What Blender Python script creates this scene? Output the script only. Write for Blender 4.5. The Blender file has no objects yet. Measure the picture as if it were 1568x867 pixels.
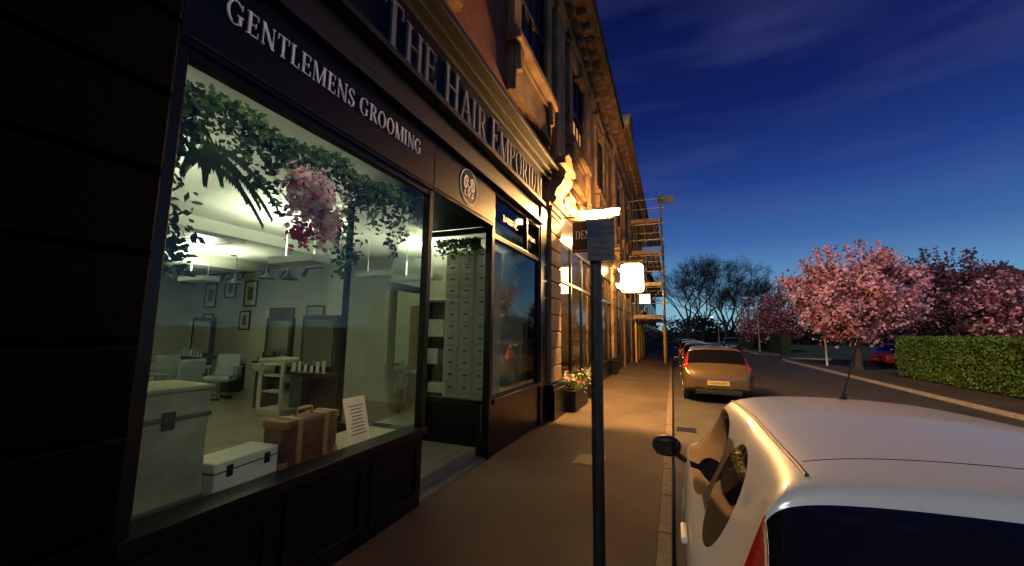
import bpy, math, random
import numpy as np
from mathutils import Vector, Matrix
random.seed(7); rng=np.random.default_rng(7)
scn=bpy.context.scene
COL=scn.collection
# ------------------------------------------------------------ materials
def new_mat(name):
    m=bpy.data.materials.new(name); m.use_nodes=True
    nt=m.node_tree; nt.nodes.clear()
    out=nt.nodes.new('ShaderNodeOutputMaterial')
    return m,nt,out
def pmat(name,col,rough=.6,metal=0,var=.25,scale=4,bump=0,bscale=30,coat=0,detail=5,spec=.5):
    m,nt,out=new_mat(name); N=nt.nodes; L=nt.links
    b=N.new('ShaderNodeBsdfPrincipled'); L.new(b.outputs[0],out.inputs[0])
    b.inputs['Roughness'].default_value=rough; b.inputs['Metallic'].default_value=metal
    b.inputs['Coat Weight'].default_value=coat; b.inputs['Coat Roughness'].default_value=.05
    b.inputs['Specular IOR Level'].default_value=spec
    tc=N.new('ShaderNodeTexCoord')
    if var>0:
        n=N.new('ShaderNodeTexNoise'); n.inputs['Scale'].default_value=scale; n.inputs['Detail'].default_value=detail
        L.new(tc.outputs['Object'],n.inputs['Vector'])
        r=N.new('ShaderNodeValToRGB'); L.new(n.outputs[0],r.inputs[0])
        r.color_ramp.elements[0].position=.3; r.color_ramp.elements[1].position=.7
        r.color_ramp.elements[0].color=tuple(c*(1-var) for c in col)+(1,)
        r.color_ramp.elements[1].color=tuple(min(1,c*(1+var)) for c in col)+(1,)
        L.new(r.outputs[0],b.inputs['Base Color'])
    else: b.inputs['Base Color'].default_value=tuple(col)+(1,)
    if bump>0:
        n2=N.new('ShaderNodeTexNoise'); n2.inputs['Scale'].default_value=bscale; n2.inputs['Detail'].default_value=6
        L.new(tc.outputs['Object'],n2.inputs['Vector'])
        bp=N.new('ShaderNodeBump'); bp.inputs['Strength'].default_value=bump; bp.inputs['Distance'].default_value=.02
        L.new(n2.outputs[0],bp.inputs['Height']); L.new(bp.outputs[0],b.inputs['Normal'])
    return m
def emat(name,col,st):
    m,nt,out=new_mat(name); e=nt.nodes.new('ShaderNodeEmission')
    e.inputs[0].default_value=tuple(col)+(1,); e.inputs[1].default_value=st
    nt.links.new(e.outputs[0],out.inputs[0]); return m
def glassmat(name,tint=(.9,.95,.92),ior=1.5,boost=1.0):
    m,nt,out=new_mat(name); N=nt.nodes; L=nt.links
    t=N.new('ShaderNodeBsdfTransparent'); t.inputs[0].default_value=tuple(tint)+(1,)
    g=N.new('ShaderNodeBsdfGlossy'); g.inputs['Roughness'].default_value=.01
    g.inputs[0].default_value=(boost,boost,boost,1)
    f=N.new('ShaderNodeFresnel'); f.inputs[0].default_value=ior
    mx=N.new('ShaderNodeMixShader'); L.new(f.outputs[0],mx.inputs[0]); L.new(t.outputs[0],mx.inputs[1]); L.new(g.outputs[0],mx.inputs[2])
    L.new(mx.outputs[0],out.inputs[0]); return m
def leafmat(name,col,tr=.4,var=.25,sc=4):
    m,nt,out=new_mat(name); N=nt.nodes; L=nt.links
    d=N.new('ShaderNodeBsdfDiffuse'); t=N.new('ShaderNodeBsdfTranslucent'); x=N.new('ShaderNodeMixShader'); x.inputs[0].default_value=tr
    tc=N.new('ShaderNodeTexCoord'); n=N.new('ShaderNodeTexNoise'); n.inputs['Scale'].default_value=sc; n.inputs['Detail'].default_value=4; L.new(tc.outputs['Object'],n.inputs[0])
    r=N.new('ShaderNodeValToRGB'); L.new(n.outputs[0],r.inputs[0]); r.color_ramp.elements[0].position=.35; r.color_ramp.elements[1].position=.65
    r.color_ramp.elements[0].color=tuple(c*(1-var) for c in col)+(1,); r.color_ramp.elements[1].color=tuple(min(1,c*(1+var)) for c in col)+(1,)
    L.new(r.outputs[0],d.inputs[0]); L.new(r.outputs[0],t.inputs[0]); L.new(d.outputs[0],x.inputs[1]); L.new(t.outputs[0],x.inputs[2]); L.new(x.outputs[0],out.inputs[0]); return m
def brickmat(name,c1,c2,mortar,axes='YZ',sc=1.0,bw=.225,bh=.075,ms=.01,rough=.85,bump=.5):
    m,nt,out=new_mat(name); N=nt.nodes; L=nt.links
    b=N.new('ShaderNodeBsdfPrincipled'); L.new(b.outputs[0],out.inputs[0]); b.inputs['Roughness'].default_value=rough
    tc=N.new('ShaderNodeTexCoord'); s=N.new('ShaderNodeSeparateXYZ'); L.new(tc.outputs['Object'],s.inputs[0])
    c=N.new('ShaderNodeCombineXYZ'); L.new(s.outputs['XYZ'.index(axes[0])],c.inputs[0]); L.new(s.outputs['XYZ'.index(axes[1])],c.inputs[1])
    t=N.new('ShaderNodeTexBrick'); L.new(c.outputs[0],t.inputs[0])
    t.inputs['Color1'].default_value=tuple(c1)+(1,); t.inputs['Color2'].default_value=tuple(c2)+(1,); t.inputs['Mortar'].default_value=tuple(mortar)+(1,)
    t.inputs['Scale'].default_value=sc; t.inputs['Brick Width'].default_value=bw; t.inputs['Row Height'].default_value=bh; t.inputs['Mortar Size'].default_value=ms
    n=N.new('ShaderNodeTexNoise'); n.inputs['Scale'].default_value=3; n.inputs['Detail'].default_value=6; L.new(tc.outputs['Object'],n.inputs[0])
    mx=N.new('ShaderNodeMixRGB'); mx.blend_type='MULTIPLY'; mx.inputs[0].default_value=.6
    L.new(t.outputs[0],mx.inputs[1]); L.new(n.outputs[0],mx.inputs[2]); L.new(mx.outputs[0],b.inputs['Base Color'])
    bp=N.new('ShaderNodeBump'); bp.inputs['Strength'].default_value=bump; bp.inputs['Distance'].default_value=.01; bp.invert=True
    L.new(t.outputs['Fac'],bp.inputs['Height']); L.new(bp.outputs[0],b.inputs['Normal'])
    return m
M={}
M['black']=pmat('black_gloss_paint',(.005,.005,.005),.28,0,.3,6,.08,20,0,5,.3)
M['pier']=pmat('black_pier_paint',(.0012,.0012,.0012),.6,0,.3,6,.1,20,0,5,.04)
M['blackmatt']=pmat('black_matt_paint',(.008,.008,.010),.45,0,.3,6,.1,20)
M['navy']=pmat('navy_fascia_paint',(.004,.007,.018),.4,0,.25,3,.05,15,0,5,.12)
M['letter']=pmat('painted_cream_letter',(.90,.88,.84),.5,0,0)
M['steel']=pmat('brushed_steel_letter',(.22,.22,.24),.45,.4,.1,10)
M['stone']=pmat('sandstone',(.22,.138,.072),.85,0,.4,2.2,.6,14)
M['brick']=brickmat('red_brick',(.24,.055,.03),(.17,.038,.024),(.12,.075,.05))
M['slate']=pmat('slate_roof',(.03,.03,.035),.7,0,.4,8,.3,20)
M['gutter']=pmat('gutter_paint',(.01,.01,.01),.5,0,.2)
M['asphalt']=pmat('road_asphalt',(.045,.043,.042),.8,0,.35,1.2,.6,160)
M['pave']=pmat('pavement_asphalt',(.066,.046,.031),.8,0,.42,.8,.5,120)
M['kerb']=pmat('kerb_stone',(.12,.095,.075),.8,0,.3,9,.4,60)
M['kerbpale']=pmat('pale_kerb_stone',(.34,.30,.27),.8,0,.2,9,.4,60)
M['tile']=pmat('threshold_tile',(.17,.15,.13),.6,0,.2,5,.1)
M['grass']=pmat('grass_ground',(.03,.04,.015),.95,0,.5,.5,.5,30)
M['glass']=glassmat('shop_glass',(.90,.95,.90),1.55,.85)
M['glassup']=glassmat('sash_glass',(.5,.5,.5),1.2)
M['wall']=pmat('white_plaster',(.58,.61,.50),.8,0,.08,2)
M['ceil']=pmat('ceiling_paint',(.52,.55,.44),.85,0,.06,2)
M['woodfl']=brickmat('oak_floor',(.36,.33,.24),(.28,.25,.18),(.10,.09,.06),'YX',1,1.6,.14,.006,.35,.1)
M['brown']=pmat('dark_wood',(.10,.045,.02),.45,0,.4,6,.1)
M['leather']=pmat('brown_leather',(.085,.035,.022),.5,0,.4,12,.2,60)
M['strap']=pmat('tan_strap',(.26,.15,.07),.5,0,.2,20)
M['cream']=pmat('cream_paint',(.46,.46,.34),.55,0,.15,8)
M['sage']=pmat('sage_trunk_paint',(.32,.34,.22),.6,0,.2,6,.15)
M['sagedark']=pmat('trunk_band',(.10,.10,.07),.5,0,.2)
M['white']=pmat('white_gloss',(.70,.70,.64),.35,0,.06)
M['paper']=pmat('paper',(.75,.75,.70),.8,0,.02)
M['ink']=pmat('ink',(.03,.03,.03),.7,0,0)
M['chair']=pmat('chair_vinyl',(.26,.32,.32),.35,0,.15)
M['chrome']=pmat('chrome',(.6,.6,.6),.15,1,0)
M['dark']=pmat('dark_fitting',(.015,.015,.018),.4,0,.1)
M['leaf1']=leafmat('garland_leaf_dark',(.05,.10,.035),.35)
M['leaf2']=leafmat('garland_leaf_light',(.12,.19,.06),.4)
M['pinkf']=leafmat('flower_pink',(.70,.24,.32),.4)
M['whitef']=leafmat('flower_white',(.85,.74,.70),.4,.1)
M['redf']=leafmat('flower_red',(.5,.04,.06),.3)
M['blos1']=leafmat('blossom_light',(.92,.54,.62),.3,.2,.9)
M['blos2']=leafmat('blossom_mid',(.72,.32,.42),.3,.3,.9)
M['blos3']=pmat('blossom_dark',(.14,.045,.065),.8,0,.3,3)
M['bark']=pmat('bark',(.05,.037,.028),.9,0,.4,6,.6,20)
M['twig']=pmat('bare_twig',(.006,.005,.005),.9,0,.3,6)
M['hleaf1']=pmat('hedge_leaf_light',(.10,.19,.025),.6,0,.3,2)
M['hleaf2']=pmat('hedge_leaf_mid',(.055,.11,.018),.6,0,.3,2)
M['hcore']=pmat('hedge_core',(.012,.022,.006),.9,0,.3,4)
M['far']=pmat('far_foliage',(.010,.012,.010),.9,0,.4,1)
M['carwhite']=pmat('car_paint_silver_white',(.36,.38,.40),.42,0,.03,60,0,1,.5)
M['carbrown']=pmat('car_paint_bronze',(.15,.105,.055),.3,.6,0,1,0,1,1.0)
M['cardark']=pmat('car_paint_dark',(.03,.03,.035),.3,.4,0,1,0,1,1.0)
M['carred']=pmat('car_paint_red',(.45,.01,.012),.3,.1,0,1,0,1,1.0)
M['carglass']=pmat('car_glass',(.004,.004,.005),.03,0,0,1,0,1,0,5,.8)
M['plastic']=pmat('black_plastic',(.01,.01,.011),.45,0,.1)
M['tyre']=pmat('tyre',(.015,.015,.015),.8,0,.2)
M['rim']=pmat('alloy_rim',(.35,.35,.36),.3,.9,0)
M['tail']=pmat('tail_lamp_red',(.30,.006,.008),.12,0,.2,30,0,1,1.0)
M['plate']=pmat('yellow_number_plate',(.42,.34,.12),.5,0,0)
M['galv']=pmat('galvanised_tube',(.28,.27,.25),.45,.6,.2,9)
M['board']=pmat('scaffold_board',(.30,.22,.13),.8,0,.3,4)
M['yellow']=pmat('yellow_sleeve',(.75,.45,.03),.5,0,.1)
M['pole']=pmat('post_black_paint',(.010,.010,.011),.4,0,.4,14,.3,50)
M['signwhite']=pmat('sign_white',(.065,.065,.07),.5,0,.05)
M['signblue']=pmat('sign_blue',(.015,.03,.10),.5,0,.05)
M['lamp']=emat('sodium_lamp',(1,.50,.15),3300)
M['boxsign']=emat('lit_sign_face',(1,.58,.22),34)
M['warmwall']=pmat('warm_wall',(.55,.42,.25),.8,0,.2,2)
M['curtain']=emat('lit_curtain',(1,.42,.12),1.6)
M['white_post']=pmat('white_post',(.6,.6,.58),.6,0,.1)
# ------------------------------------------------------------ mesh builder
class MB:
    def __init__(s): s.v=[];s.f=[];s.m=[]
    def box(s,x0,x1,y0,y1,z0,z1,m=0):
        x0,x1=sorted((x0,x1));y0,y1=sorted((y0,y1));z0,z1=sorted((z0,z1))
        n=len(s.v); s.v+=[(x0,y0,z0),(x1,y0,z0),(x1,y1,z0),(x0,y1,z0),(x0,y0,z1),(x1,y0,z1),(x1,y1,z1),(x0,y1,z1)]
        s.f+=[(n,n+3,n+2,n+1),(n+4,n+5,n+6,n+7),(n,n+1,n+5,n+4),(n+1,n+2,n+6,n+5),(n+2,n+3,n+7,n+6),(n+3,n,n+4,n+7)]; s.m+=[m]*6
        return s
    def poly(s,pts,m=0):
        n=len(s.v); s.v+=[tuple(p) for p in pts]; s.f.append(tuple(range(n,n+len(pts)))); s.m.append(m)
    def cyl(s,p0,p1,r0,r1=None,n=8,m=0,caps=True):
        if r1 is None:r1=r0
        p0=Vector(p0);p1=Vector(p1);d=(p1-p0)
        if d.length<1e-6:return
        d.normalize(); a=d.orthogonal().normalized(); b=d.cross(a); k=len(s.v)
        for p,r in((p0,r0),(p1,r1)):
            for i in range(n):
                t=2*math.pi*i/n; q=p+a*(r*math.cos(t))+b*(r*math.sin(t)); s.v.append(tuple(q))
        for i in range(n):
            j=(i+1)%n; s.f.append((k+i,k+j,k+n+j,k+n+i)); s.m.append(m)
        if caps:
            s.f.append(tuple(k+i for i in range(n))[::-1]); s.f.append(tuple(k+n+i for i in range(n))); s.m+=[m,m]
    def prism(s,pts,off,m=0):
        n=len(s.v);k=len(pts);o=Vector(off)
        s.v+=[tuple(p) for p in pts]+[tuple(Vector(p)+o) for p in pts]
        s.f.append(tuple(range(n,n+k))[::-1]); s.f.append(tuple(range(n+k,n+2*k))); s.m+=[m,m]
        for i in range(k):
            j=(i+1)%k; s.f.append((n+i,n+j,n+k+j,n+k+i)); s.m.append(m)
    def obj(s,name,mats,parent=None,bevel=0,smooth=False,loc=None,rz=0):
        me=bpy.data.meshes.new(name); me.from_pydata(s.v,[],s.f)
        if not isinstance(mats,(list,tuple)): mats=[mats]
        for q in mats: me.materials.append(M[q] if isinstance(q,str) else q)
        me.polygons.foreach_set('material_index',s.m); me.update()
        if smooth: me.polygons.foreach_set('use_smooth',[True]*len(s.f))
        o=bpy.data.objects.new(name,me); COL.objects.link(o)
        if parent: o.parent=parent
        if loc: o.location=loc
        o.rotation_euler[2]=rz
        if bevel:
            b=o.modifiers.new('bevel','BEVEL'); b.width=bevel; b.segments=2; b.limit_method='ANGLE'
        return o
def empty(name,loc=(0,0,0),rz=0):
    e=bpy.data.objects.new(name,None); COL.objects.link(e); e.location=loc; e.rotation_euler[2]=rz; return e
def leaves(name,pts,size,mats,weights,parent=None,aspect=.6):
    pts=np.asarray(pts); n=len(pts)
    a=rng.normal(size=(n,3)); a/=np.linalg.norm(a,axis=1)[:,None]
    b=rng.normal(size=(n,3)); b-=a*(a*b).sum(1)[:,None]; b/=np.linalg.norm(b,axis=1)[:,None]
    sz=size*(.6+.8*rng.random(n))[:,None]
    A=a*sz*.5; B=b*sz*.5*aspect
    V=np.stack([pts-A,pts+B*.9,pts+A,pts-B*.9],1).reshape(-1,3)
    F=np.arange(4*n).reshape(n,4)
    me=bpy.data.meshes.new(name); me.from_pydata(V.tolist(),[],F.tolist())
    for q in mats: me.materials.append(M[q])
    w_=np.array(weights,float); w_/=w_.sum()
    me.polygons.foreach_set('material_index',rng.choice(len(mats),n,p=w_).astype(np.int32)); me.update()
    o=bpy.data.objects.new(name,me); COL.objects.link(o)
    if parent:o.parent=parent
    return o
# ------------------------------------------------------------ serif glyphs
def arc(cx,cy,rx,ry,a0,a1,T=.15,t=.05,n=18):
    out=[]
    def pt(a):
        ca,sa=math.cos(a),math.sin(a); w=t+(T-t)*abs(ca)**1.3
        return ((cx+rx*ca,cy+ry*sa),(cx+(rx-w)*ca,cy+(ry-w*.75-.012)*sa))
    for i in range(n):
        p=pt(math.radians(a0+(a1-a0)*i/n)); q=pt(math.radians(a0+(a1-a0)*(i+1)/n))
        out.append([p[0],q[0],q[1],p[1]])
    return out
def Rr(x0,y0,x1,y1): return [(x0,y0),(x1,y0),(x1,y1),(x0,y1)]
def Ln(x0,y0,x1,y1,w): return [(x0-w/2,y0),(x0+w/2,y0),(x1+w/2,y1),(x1-w/2,y1)]
def stem(x,w=.15,top=True,bot=True):
    o=[Rr(x-w/2,0,x+w/2,1)]
    if top:o.append(Rr(x-w/2-.07,.955,x+w/2+.07,1))
    if bot:o.append(Rr(x-w/2-.07,0,x+w/2+.07,.045))
    return o
G={
'I':(.42,stem(.2)),
'H':(.88,stem(.17)+stem(.69)+[Rr(.17,.48,.69,.53)]),
'E':(.70,stem(.17)+[Rr(.17,.95,.6,1),Rr(.17,.48,.5,.53),Rr(.17,0,.63,.05),Rr(.57,.76,.61,1),Rr(.6,0,.64,.26),Rr(.47,.39,.51,.62)]),
'T':(.74,stem(.36,.15,False)+[Rr(.04,.95,.68,1),Rr(.03,.74,.07,1),Rr(.65,.74,.69,1)]),
'L':(.66,stem(.17)+[Rr(.17,0,.6,.05),Rr(.57,0,.61,.28)]),
'N':(.88,stem(.14,.05)+stem(.72,.05,True,False)+[Ln(.16,1,.72,0,.17)]),
'M':(1.06,stem(.14,.05)+stem(.88,.15)+[Ln(.17,1,.49,0,.16),Ln(.49,0,.84,1,.05)]),
'A':(.80,[Ln(.1,0,.38,1,.05),Ln(.68,0,.40,1,.17),Rr(.22,.3,.58,.345),Rr(0,0,.22,.045),Rr(.53,0,.81,.045)]),
'P':(.70,stem(.17)+arc(.34,.73,.32,.27,-90,90)+[Rr(.17,.95,.36,1),Rr(.17,.46,.36,.51)]),
'R':(.80,stem(.17)+arc(.34,.74,.30,.26,-90,90)+[Rr(.17,.95,.36,1),Rr(.17,.48,.36,.53),Ln(.68,0,.38,.5,.16),Rr(.62,0,.82,.045)]),
'O':(.90,arc(.43,.5,.4,.52,0,360,.15,.05,32)),
'D':(.86,stem(.17)+arc(.36,.5,.44,.5,-90,90)+[Rr(.17,.95,.36,1),Rr(.17,0,.36,.05)]),
'B':(.74,stem(.17)+arc(.34,.75,.28,.25,-90,90)+arc(.34,.26,.32,.26,-90,90)+[Rr(.17,.95,.36,1),Rr(.17,0,.36,.05),Rr(.17,.48,.36,.53)]),
'G':(.92,arc(.45,.5,.42,.52,48,315,.15,.05,28)+[Rr(.62,.06,.76,.42),Rr(.54,.4,.84,.445),Rr(.72,.72,.76,.95)]),
'S':(.64,arc(.31,.745,.24,.265,20,250,.12,.07)+arc(.31,.26,.26,.275,-160,82,.12,.07)+[Ln(.46,.36,.16,.64,.15),Rr(.5,.74,.54,.97),Rr(.05,.03,.09,.28)]),
'U':(.86,[Rr(.1,.35,.25,1),Rr(.63,.35,.68,1),Rr(.03,.955,.32,1),Rr(.56,.955,.75,1)]+arc(.39,.36,.29,.37,180,360,.14,.05)),
}
def text(name,s,org,uax,vax,nax,h,length,mat,parent,depth=.012,small=None):
    uax,vax,nax=Vector(uax),Vector(vax),Vector(nax)
    tot=0; items=[]
    for w in s.split(' '):
        for i,ch in enumerate(w):
            sc=1.0 if (small is None or i==0) else small
            items.append((ch,tot,sc)); tot+=G[ch][0]*sc+.05
        tot+=.36
    tot-=.41
    hs=length/tot; mb=MB(); k=0
    for ch,x,sc in items:
        for poly in G[ch][1]:
            k+=1; d=depth+(k%11)*.0006
            pts=[Vector(org)+uax*((x+p[0]*sc)*hs)+vax*(p[1]*sc*h) for p in poly]
            mb.prism(pts,nax*d)
    return mb.obj(name,mat,parent)
def sans(name,s,loc,rot,size,mat,parent,ext=.002,align='CENTER'):
    cu=bpy.data.curves.new(name,'FONT'); cu.body=s; cu.size=size; cu.extrude=ext; cu.align_x=align; cu.align_y='CENTER'
    cu.materials.append(M[mat]); o=bpy.data.objects.new(name,cu); COL.objects.link(o); o.location=loc; o.rotation_euler=rot
    if parent:o.parent=parent
    return o
FACE_X=(math.pi/2,0,math.pi/2)
FACE_Y=(math.pi/2,0,0)
# ------------------------------------------------------------ ground, road, pavement
MB().box(-300,300,-60,400,-.40,-.14).obj('ground','grass')
rd=MB(); rd.poly([(-.06,-25,-.10),(7.5,-25,-.10),(7.5,150,-.10),(-.06,150,-.10)]); rd.poly([(7.5,38.5,-.10),(60,38.5,-.10),(60,44,-.10),(7.5,44,-.10)]); rd.obj('road','asphalt')
MB().box(-2.75,-.185,-25,150,-.13,0).obj('pavement','pave')
kb=MB(); y=-6
while y<110:
    L_=.915; kb.box(-.182,-.06,y,y+L_-.008,-.13,.004+random.uniform(0,.003)); y+=L_
kb.obj('kerb','kerb',bevel=.012)
kb=MB(); y=-2
while y<34.2:
    kb.box(7.5,7.63,y,y+.907,-.13,.004); y+=.915
y=45
while y<110:
    kb.box(7.5,7.63,y,y+.907,-.13,.004); y+=.915
for i in range(8):
    a=math.radians(180-i*11.25); b_=math.radians(180-(i+1)*11.25)-.006
    kb.prism([(11.5+rr*math.cos(t),34.6+rr*math.sin(t),-.13) for rr,t in ((4,a),(3.87,a),(3.87,b_),(4,b_))],(0,0,.134))
kb.obj('kerb','kerbpale',bevel=.012)
MB().box(7.634,9.5,-10,36.2,-.13,0).box(7.634,9.5,45,120,-.13,0).obj('pavement','pave')
# ------------------------------------------------------------ main building
bld=empty('shop_building')
def P(mb,name,mats,bevel=0,smooth=False): return mb.obj(name,mats,bld,bevel,smooth)
b=MB(); z=0
b.box(-2.7,-2.47,-4,1.12,0,3.97)
while z<3.9:
    hh=.43
    for (y0,y1) in ((.30,1.11),(-.62,.27),(-1.6,-.65),(-3,-1.63)):
        b.box(-2.469,-2.40,y0,y1,z+.015,min(z+hh-.015,3.96))
    z+=hh
P(b,'black_rusticated_pier','pier',.012)
b=MB()
b.box(-2.62,-2.47,1.125,3.62,0,.72)
for (y0,y1) in ((1.2,1.95),(2.03,2.78),(2.86,3.56)):
    b.box(-2.469,-2.452,y0,y1,.10,.16); b.box(-2.469,-2.452,y0,y1,.60,.66)
    b.box(-2.469,-2.452,y0,y0+.06,.162,.598); b.box(-2.469,-2.452,y1-.06,y1,.162,.598)
b.box(-2.64,-2.42,1.125,3.64,.722,.79)
b.box(-2.54,-2.46,1.125,1.19,.792,3.36); b.box(-2.54,-2.455,3.56,3.635,.792,3.36)
b.box(-2.54,-2.46,1.192,3.558,3.30,3.36)
b.box(-3.58,-2.625,3.54,3.62,0,.74); b.box(-3.6,-2.545,3.56,3.60,3.30,3.36); b.box(-3.62,-3.585,3.54,3.62,0,3.36)
b.box(-3.58,-2.625,5.20,5.28,0,.74); b.box(-3.6,-2.56,5.19,5.29,.742,.80); b.box(-3.6,-2.56,5.21,5.27,3.28,3.36); b.box(-3.64,-3.585,5.20,5.28,0,3.36)
b.box(-2.56,-2.45,5.20,5.30,.0,3.36)
b.box(-2.62,-2.47,5.302,7.5,0,.74); b.box(-2.64,-2.42,5.305,7.5,.742,.81)
b.box(-2.54,-2.455,7.43,7.5,.812,3.96)
b.box(-2.54,-2.455,5.302,7.428,3.20,3.28); b.box(-2.54,-2.455,5.302,7.428,3.90,3.97)
b.box(-2.54,-2.455,6.72,6.76,3.282,3.898)
b.box(-2.54,-2.455,5.23,5.30,3.362,3.97)
b.box(-2.7,-2.43,7.502,7.95,0,4.40)
P(b,'shopfront_frame','black',.006)
MB().box(-3.62,-2.50,3.62,5.20,-.1,.03).obj('recess_floor','tile',bld)
b=MB()
b.poly([(-2.5,1.19,.79),(-2.5,3.56,.79),(-2.5,3.56,3.30),(-2.5,1.19,3.30)])
b.poly([(-2.55,3.58,.74),(-3.58,3.58,.74),(-3.58,3.58,3.30),(-2.55,3.58,3.30)])
b.poly([(-2.56,5.24,.80),(-3.58,5.24,.80),(-3.58,5.24,3.28),(-2.56,5.24,3.28)])
b.poly([(-2.5,5.30,.81),(-2.5,7.43,.81),(-2.5,7.43,3.2),(-2.5,5.30,3.2)])
b.poly([(-2.5,5.30,3.28),(-2.5,7.43,3.28),(-2.5,7.43,3.9),(-2.5,5.30,3.9)])
P(b,'window_glass','glass')
b=MB()
b.box(-3.62,-3.56,3.63,3.73,.03,3.30);b.box(-3.62,-3.56,5.09,5.19,.03,3.30);b.box(-3.62,-3.56,3.732,5.088,2.35,2.45);b.box(-3.62,-3.56,3.732,5.088,.03,.28)
b.box(-3.62,-3.56,4.38,4.48,.282,2.348)
P(b,'entrance_door','black',.005)
b=MB(); b.poly([(-3.59,3.73,.28),(-3.59,5.09,.28),(-3.59,5.09,3.3),(-3.59,3.73,3.3)]); P(b,'door_glass','glass')
b=MB()
b.box(-2.62,-2.44,1.125,3.60,3.362,3.97); b.box(-2.62,-2.44,3.61,5.228,3.362,3.97)
b.box(-2.62,-2.43,-4,7.5,4.44,5.10)
b.box(-3.6,-2.63,3.62,5.2,3.37,3.45)
P(b,'fascia_panel','navy',.006)
b=MB()
b.box(-2.62,-2.36,-4,7.5,3.972,4.05); b.box(-2.62,-2.40,-4,7.5,4.052,4.09);b.box(-2.7,-2.47,-4,7.5,4.092,4.37);b.box(-2.62,-2.33,-4,7.5,4.372,4.437)
b.box(-2.435,-2.425,1.16,5.2,3.40,3.412)
P(b,'fascia_moulding','blackmatt',.006)
b=MB()
b.box(-2.62,-2.40,-4,7.95,5.102,5.18);b.box(-2.62,-2.30,-4,7.95,5.182,5.27);b.box(-2.62,-2.18,-4,7.95,5.272,5.36);b.box(-2.62,-2.24,-4,7.95,5.362,5.42)
P(b,'shopfront_cornice','gutter',.01)
text('lettering_gentlemens_grooming','GENTLEMENS GROOMING',(-2.44,1.33,3.655),(0,1,0),(0,0,1),(1,0,0),.155,2.0,'letter',bld,.006)
text('lettering_the_hair_emporium','THE HAIR EMPORIUM',(-2.43,2.62,4.50),(0,1,0),(0,0,1),(1,0,0),.50,4.85,'steel',bld,.03,.86)
b=MB()
cy,cz=4.42,3.69
for i in range(48):
    a=2*math.pi*i/48; a2=2*math.pi*(i+1)/48; r0,r1=.225,.24
    b.prism([(-2.44,cy+r*math.cos(t),cz+r*math.sin(t)) for r,t in ((r0,a),(r1,a),(r1,a2),(r0,a2))],(.006,0,0))
def band(pts,w,dep):
    for (p,q) in zip(pts[:-1],pts[1:]):
        p=Vector((0,)+p);q=Vector((0,)+q);d=(q-p).normalized();n=Vector((0,-d.z,d.y))*w/2
        b.prism([Vector((-2.44,cy,cz))+v for v in (p-n,q-n,q+n,p+n)],(dep,0,0))
for s_ in (-1,1):
    band([(s_*.01,-.14),(s_*.03,-.06),(s_*-.02,.0),(s_*-.08,.06),(s_*-.10,.12)],.02,.006+s_*.001)
    band([(s_*.03,.10),(s_*.09,.13),(s_*.13,.07),(s_*.13,-.02),(s_*.08,-.03),(s_*.06,.05),(s_*.03,.09)],.028,.009+s_*.001)
    band([(s_*.10,-.06),(s_*.12,-.12),(s_*.06,-.13)],.016,.005)
P(b,'round_logo','letter')
sans('transom_lettering','BARBERS',(-2.49,6.0,3.62),FACE_X,.16,'strap',bld)
sans('transom_lettering','STYLING',(-2.49,7.08,3.58),FACE_X,.12,'letter',bld)
def pilaster(Y0,Y1,base='black',stone='stone',zt=4.45):
    s=MB(); z=.72
    s.box(-2.75,-2.41,Y0+.02,Y1-.02,.70,zt)
    while z<zt-.1:
        s.box(-2.409,-2.36,Y0+.03,Y1-.03,z+.015,min(z+.36,zt)-.015); z+=.36
    s.box(-2.75,-2.33,Y0-.02,Y1+.02,zt+.002,zt+.10)
    s.box(-2.75,-2.40,Y0,Y1,zt+.102,5.10)
    P(s,'pilaster',stone,.012)
    s=MB(); s.box(-2.75,-2.27,Y0-.03,Y1+.03,0,.60); s.box(-2.75,-2.31,Y0,Y1,.602,.698); P(s,'pilaster_base',base,.012)
    s=MB(); c=(Y0+Y1)/2; w=(Y1-Y0)*.36
    prof=[(-2.40,4.62),(-2.33,4.64),(-2.29,4.72),(-2.31,4.82),(-2.27,4.95),(-2.16,5.05),(-2.08,5.18),(-2.06,5.32),(-2.12,5.42),(-2.40,5.42)]
    s.prism([(x,c-w,z) for x,z in prof],(0,2*w,0))
    s.cyl((-2.17,c-w-.03,5.28),(-2.17,c+w+.03,5.28),.115,n=16); s.cyl((-2.33,c-w-.02,4.74),(-2.33,c+w+.02,4.74),.07,n=14)
    s.box(-2.6,-2.02,Y0-.06,Y1+.06,5.44,5.56)
    s.prism([(-2.04,Y0-.04,5.563),(-2.04,Y1+.04,5.563),(-2.04,c+.12,5.80),(-2.04,c-.12,5.80)],(-.5,0,0))
    P(s,'console_bracket',stone,.01)
pilaster(7.98,8.85)
b=MB(); b.box(-14,-2.55,-4,18.5,5.42,10.4); b.box(-14,-2.9,-4,18.5,10.4,11.4); P(b,'upper_brick_wall','brick')
b=MB()
b.box(-2.56,-2.44,-4,18.5,5.55,5.75)
b.box(-2.9,-2.45,-4,18.5,10.402,10.62);b.box(-2.9,-2.50,-4,18.5,10.622,10.95);b.box(-2.9,-2.30,-4,18.5,10.952,11.10)
y=-3.8
while y<18.3:
    b.box(-2.9,-2.02,y,y+.22,11.102,11.30); b.box(-2.5,-2.25,y+.04,y+.18,10.70,10.94); y+=.62
b.box(-2.9,-1.95,-4,18.55,11.302,11.42);b.box(-2.9,-1.88,-4,18.58,11.422,11.54)
P(b,'stone_cornice','stone',.01)
b=MB(); b.box(-2.2,-1.80,-4,18.6,11.542,11.68); P(b,'gutter','gutter',.02)
b=MB(); b.prism([(-2.0,-4,11.60),(-8,-4,15.2),(-14,-4,11.60)],(0,22.5,0)); P(b,'slate_roof','slate')
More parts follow.
